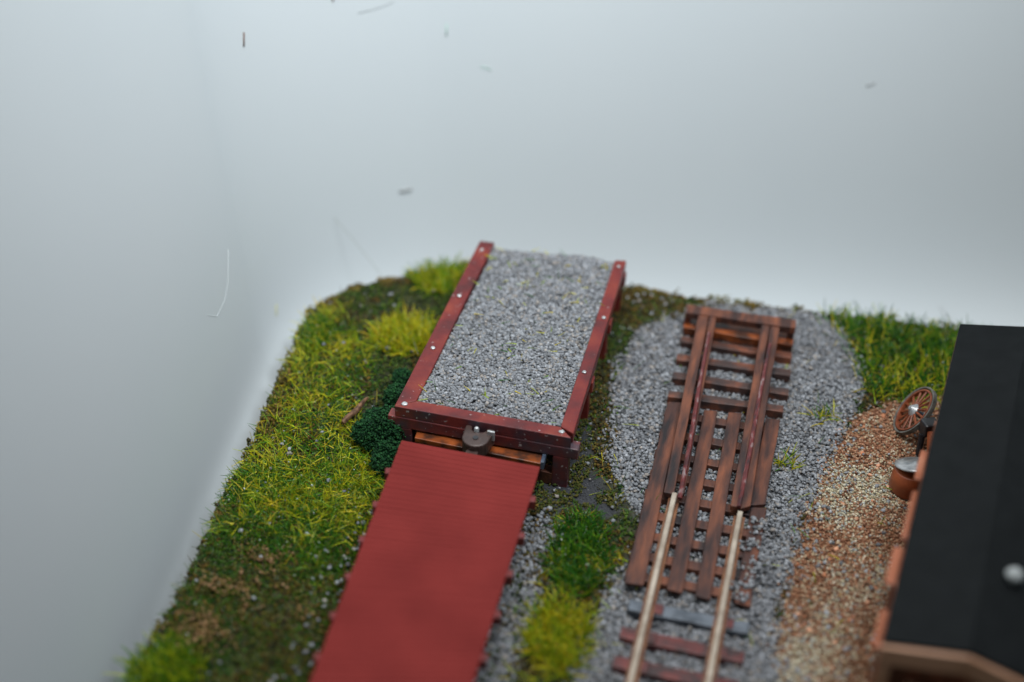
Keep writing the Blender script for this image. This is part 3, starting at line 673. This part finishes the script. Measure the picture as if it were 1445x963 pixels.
# open sleepers: surveyed at the left end
for i, (px, py, k) in enumerate(((887, 853, 'sleeper_grey'), (876, 892, 'sleeper'), (866, 933, 'sleeper'), (856, 975, 'sleeper'), (844, 1020, 'sleeper'), (832, 1070, 'sleeper'), (818, 1125, 'sleeper'))):
    a = on(px, py, .12)+tn*.76; sl = cross(a, .76, .19, .0, .12).build('sleeper', M[k], rt_, .012, sub=3, jitter=.004)
    for g_ in (-.43, .45):
        q = a+tn*g_; MB().bar((q-tn*.11)[:2], (q+tn*.11)[:2], .16, .115, .150).build('chair', M['sleeper'], sl, .01)

# ------------------------------------------------------------------ timber ramp
rp = thing('timber_ramp', 'rusty brown timber ramp of planks and raised beams at the end of the rails', 'ramp', on(1010, 640, 0))
ZS = .10
for (lx, ly, rx, ry) in ((961, 478, 1118, 502), (955, 503, 1116, 526), (949, 529, 1113, 553), (943, 555, 1106, 577)):
    a, b = on(lx, ly, ZS+.05), on(rx, ry, ZS+.05)
    MB().bar(a[:2], b[:2], .155, .0, ZS+.05).build('sleeper', M['rust_dark'], rp, .012, sub=4, jitter=.004)
for i in range(9):
    ly = 581+28.5*i; lx = 938-(ly-581)*.243; a = on(lx, ly, ZS); w_ = (1102-938)/((102.+ (ly-581)*.075))*.98
    b = a+tn*1.60
    MB().bar(a[:2], b[:2], .15, .0, ZS).build('sleeper', M['rust'], rp, .012, sub=4, jitter=.004)
ZK = .155
for q in ([(881, 822), (908, 826), (963, 568), (943, 567)], [(941, 831), (963, 837), (1013, 580), (994, 578)], [(981, 841), (1002, 846), (1047, 583), (1028, 581.6)], [(1056, 714), (1080, 712), (1101, 592), (1081, 590)]):
    MB().slab([on(x, y, ZK) for x, y in q], .052).build('plank', M['rust'], rp, .010, sub=6, jitter=.003)
o = MB().slab([on(x, y, ZK-.025) for x, y in [(1037, 850), (1059, 856), (1082, 716), (1060, 716)]], .05).build('plank', M['rust'], rp, .010, sub=6, jitter=.003); o['label'] = 'plank half buried in ballast'
zt0, zt1 = .24, .46
# raised guard timbers: outer, rusty rail, inner, on each side
def rise(q, t=.085): return MB().slab([on(q[0][0], q[0][1], zt0), on(q[1][0], q[1][1], zt0), on(q[2][0], q[2][1], zt1), on(q[3][0], q[3][1], zt1)], t)
rise([(936.5, 695), (951, 697), (1000, 446), (985.5, 444)]).build('raised_beam', M['rust'], rp, .010, sub=7, jitter=.003)
rise([(957, 699), (966, 696), (1011, 448), (1001.5, 446)], .075).build('raised_beam', M['rust'], rp, .010, sub=7, jitter=.003)
rise([(1031, 714), (1042, 716), (1086.5, 460), (1075, 458)], .085).build('raised_beam', M['rust'], rp, .010, sub=7, jitter=.003)
rise([(1044, 718), (1059, 714), (1100, 462), (1088, 460)], .085).build('raised_beam', M['rust'], rp, .010, sub=7, jitter=.003)
for (x0, y0, x1, y1) in ((959, 704, 1001, 470), (1042.5, 716, 1086.5, 486)):
    a, b = on(x0, y0, zt0+.02), on(x1, y1, zt1+.012)
    MB().tube([a, a.lerp(b, .3)+tn*.008, a.lerp(b, .62)-tn*.006, b], [.032, .034, .032, .024], 7).build('rusty_rail', M['rail_rust'], rp)
# end frame
top = [on(968, 441, .46+.012), on(1122.5, 463, .472), on(1124, 451, .472), on(969.5, 429.5, .472)]
MB().slab(top, .12).build('end_beam', M['rust'], rp, .012, sub=5, jitter=.003)
low = [on(964.5, 462, .22), on(1119, 487, .22), on(1120.5, 465, .22), on(967, 442, .22)]
MB().slab(low, .15).build('lower_beam', M['orange'], rp, .012, sub=5, jitter=.003)
for px, py in ((972, 436), (1118, 457)):
    c = on(px, py, .472); MB().bar((c-tn*.05)[:2], (c+tn*.05)[:2], .12, -.01, .36).build('post', M['rust_dark'], rp, .01)
for a_, b_ in (((1000, 446), (993, 480)), ((1087, 460), (1081, 494))):
    c = on(*a_, .4); MB().bar((c-tn*.08-td*.25)[:2], (c+tn*.08-td*.25)[:2], .12, .0, .36).build('post', M['rust_dark'], rp, .01)

# ------------------------------------------------------------------ building on the right
ZE = 2.0
E0, E1 = on(1245, 904, ZE), on(1355, 457, ZE)
bd = (E1-E0).normalized(); bn = Vector((bd.y, -bd.x, 0))
bld = thing('building', 'terracotta building with black gabled roof at the right border', 'building', (*E0[:2], 0))
best = None
for i in range(100):
    z = ZE-.2+.01*i; p = on(1370, 920, z); d = abs((p-E0).dot(bd))
    if best is None or d < best[0]: best = (d, z, (p-E0).dot(bn))
ZR = max(best[1], ZE+.15); HW = best[2]
print('ridge', best)
LB = (E1-E0).length
def bp(a, l, z): return E0*1+bn*a+bd*l+Vector((0, 0, z-ZE))
MB().slab([bp(0, 0, ZE), bp(HW, 0, ZR), bp(HW, LB, ZR), bp(0, LB, ZE)], .05).build('roof', M['roof'], bld, .012)
MB().slab([bp(HW+.001, 0, ZR), bp(2*HW, 0, ZE), bp(2*HW, LB, ZE), bp(HW+.001, LB, ZR)], .05).build('roof', M['roof'], bld, .012)
# walls: one shell with gables
wi = .10
def gable(l):
    return [bp(wi, l, 0), bp(2*HW-wi, l, 0), bp(2*HW-wi, l, ZE-.04), bp(HW, l, ZR-.06), bp(wi, l, ZE-.04)]
g0, g1 = gable(.10), gable(LB-.1)
wall = MB().add(g0+g1, [(0, 1, 2, 3, 4), (9, 8, 7, 6, 5), (0, 5, 6, 1), (1, 6, 7, 2), (2, 7, 8, 3), (3, 8, 9, 4), (4, 9, 5, 0)]).build('wall', M['copper_dark'], bld)
# pale barge boards under the front roof edge and corner post
bb = MB()
for (a0, z0, a1, z1) in ((.0, ZE-.055, HW, ZR-.055), (HW, ZR-.055, 2*HW, ZE-.055)):
    p = [bp(a0, -.05, z0), bp(a1, -.05, z1), bp(a1, .09, z1), bp(a0, .09, z0)]
    bb.slab(p, .28)
bb.build('fascia', M['trim'], bld, .02)
MB().bar(bp(.02, .03, 0)[:2], bp(.16, .03, 0)[:2], .13, 0, ZE-.34).build('corner_post', M['trim'], bld, .015)
MB().bar(bp(1.1, .03, 0)[:2], bp(1.24, .03, 0)[:2], .13, 0, ZE-.2).build('corner_post', M['trim'], bld, .015)
# front window
fw_ = MB(); fw_.bar(bp(.35, .05, 0)[:2], bp(.95, .05, 0)[:2], .06, 1.35, 1.42); fw_.bar(bp(.35, .05, 0)[:2], bp(.95, .05, 0)[:2], .06, .6, .67)
for a0 in (.35, .63, .91): fw_.bar(bp(a0, .05, 0)[:2], bp(a0+.05, .05, 0)[:2], .055, .6, 1.4)
fwo = fw_.build('window', M['trim'], bld)
MB().bar(bp(.37, .085, 0)[:2], bp(.93, .085, 0)[:2], .01, .62, 1.4).build('pane', M['black'], fwo)
# left side: eave boards, window hoods and piers standing proud of the wall
MB().bar(bp(.03, .1, 0)[:2], bp(.03, LB-.1, 0)[:2], .06, ZE-.22, ZE-.06).build('eave_board', M['copper'], bld, .012)
side = [(.25, .5, .07, 'copper_dark'), (1.25, .55, .10, 'copper'), (2.05, .8, .05, 'copper_dark'), (3.15, .5, .07, 'copper')]
for l0, ln, pr, k in side:
    wd_ = MB().bar(bp(-.5*pr+.06, l0, 0)[:2], bp(-.5*pr+.06, l0+ln, 0)[:2], pr, .75, 1.62)
    h_ = wd_.build('window', M[k], bld, .015)
    MB().bar(bp(-pr+.05, l0+.1, 0)[:2], bp(-pr+.05, l0+ln-.1, 0)[:2], .01, .9, 1.5).build('pane', M['black'], h_)
    MB().bar(bp(-.5*pr-.01, l0-.04, 0)[:2], bp(-.5*pr-.01, l0+ln+.04, 0)[:2], pr+.02, 1.62, 1.66).build('hood', M['copper'], h_, .01)
for l0 in (.0, .95, 1.8, 2.95, 4.0):
    MB().bar(bp(.04, l0+.1, 0)[:2], bp(.04, l0+.22, 0)[:2], .10, 0, ZE-.23).build('pier', M['copper'], bld, .01)
# pale round knob on a short stem on the far slope
m_, nt, b = mat('pale_knob_paint', .5, .3); b.inputs['Base Color'].default_value = (.36, .38, .38, 1); M['knob'] = m_
vc = on(1432, 812, ZR+.04)
MB().lathe([(.05, -.25), (.05, -.02), (.095, -.02), (.10, .02), (.06, .07), (.02, .08)], vc, 20).build('pale_knob', M['knob'], bld, smooth=True)

# ------------------------------------------------------------------ wheel cart, drum
vd = -(F*FW+(1291-722.5)*RT-(580-481.5)*UP).normalized()
side_ = (-.8*RT+.6*UP); side_ = (side_-vd*side_.dot(vd)).normalized(); ax = (vd*.48+side_*.877).normalized(); R_ = .40
wc = on(1291, 580, R_*math.sqrt(1-ax.z**2)+.02)
ct = thing('hand_cart', 'small cart with orange spoked wheel leaning beside the building', 'cart', on(1300, 625, 0))
def ring(r, w_, t_, nm, mt, par):
    prof = [(r-t_, -w_), (r, -w_), (r, w_), (r-t_, w_)]
    mb = MB(); q = ax.to_track_quat('Z', 'Y'); n = 40
    for rr, h in prof:
        for j in range(n):
            a = 2*math.pi*j/n; mb.v.append(wc+q @ Vector((rr*math.cos(a), rr*math.sin(a), h)))
    for i in range(4):
        for j in range(n): mb.f.append([i*n+j, i*n+(j+1) % n, ((i+1) % 4)*n+(j+1) % n, ((i+1) % 4)*n+j])
    return mb.build(nm, mt, par, .006)
wh = MB().lathe([(.10, -.03), (.10, .03), (.06, .07), (.035, .10), (.02, .10)], wc, 18, ax=ax).build('wheel', M['steel'], ct, smooth=False)
ring(R_, .035, .028, 'tyre', M['tyre'], wh)
ring(R_-.045, .034, .03, 'rim', M['spoke'], wh)
qq = ax.to_track_quat('Z', 'Y')
for j in range(14):
    a = 2*math.pi*j/14; d = qq @ Vector((math.cos(a), math.sin(a), 0))
    MB().tube([wc+d*.08+ax*.02, wc+d*(R_-.06)], [.016, .020], 6).build('spoke', M['spoke'], wh)
MB().tube([wc, wc-ax*.42], [.05, .045], 10).build('axle', M['blue_steel'], ct)
c = on(1301, 604, .45); MB().bar(c[:2], (c.x+.22, c.y+.06), .20, c.z-.12, c.z+.10).build('axle_box', M['black'], ct, .03)
MB().tube([c+Vector((.02, -.02, -.1)), Vector((c.x+.0, c.y-.12, .0))], [.05, .04], 8).build('prop', M['black'], ct)
MB().tube([c+Vector((.12, -.08, -.0)), Vector((c.x+.10, c.y-.42, .1))], [.06, .06], 8).build('shaft', M['drum'], ct)

dc = on(1281, 690, 0)
dr = thing('drum', 'squat orange drum with grey metal lid against the building wall', 'drum', dc)
MB().lathe([(.24, -.01), (.27, .05), (.265, .20), (.24, .36), (.225, .37)], dc, 36).build('body', M['drum'], dr, smooth=True)
lc = dc+Vector((.03, .02, .42))
MB().lathe([(.06, -.04), (.25, -.015), (.28, .0), (.28, .02), (.22, .035), (.05, .05), (.03, .07)], lc, 36, ax=(-.06, .38, 1)).build('lid', M['steel'], dr, smooth=True)
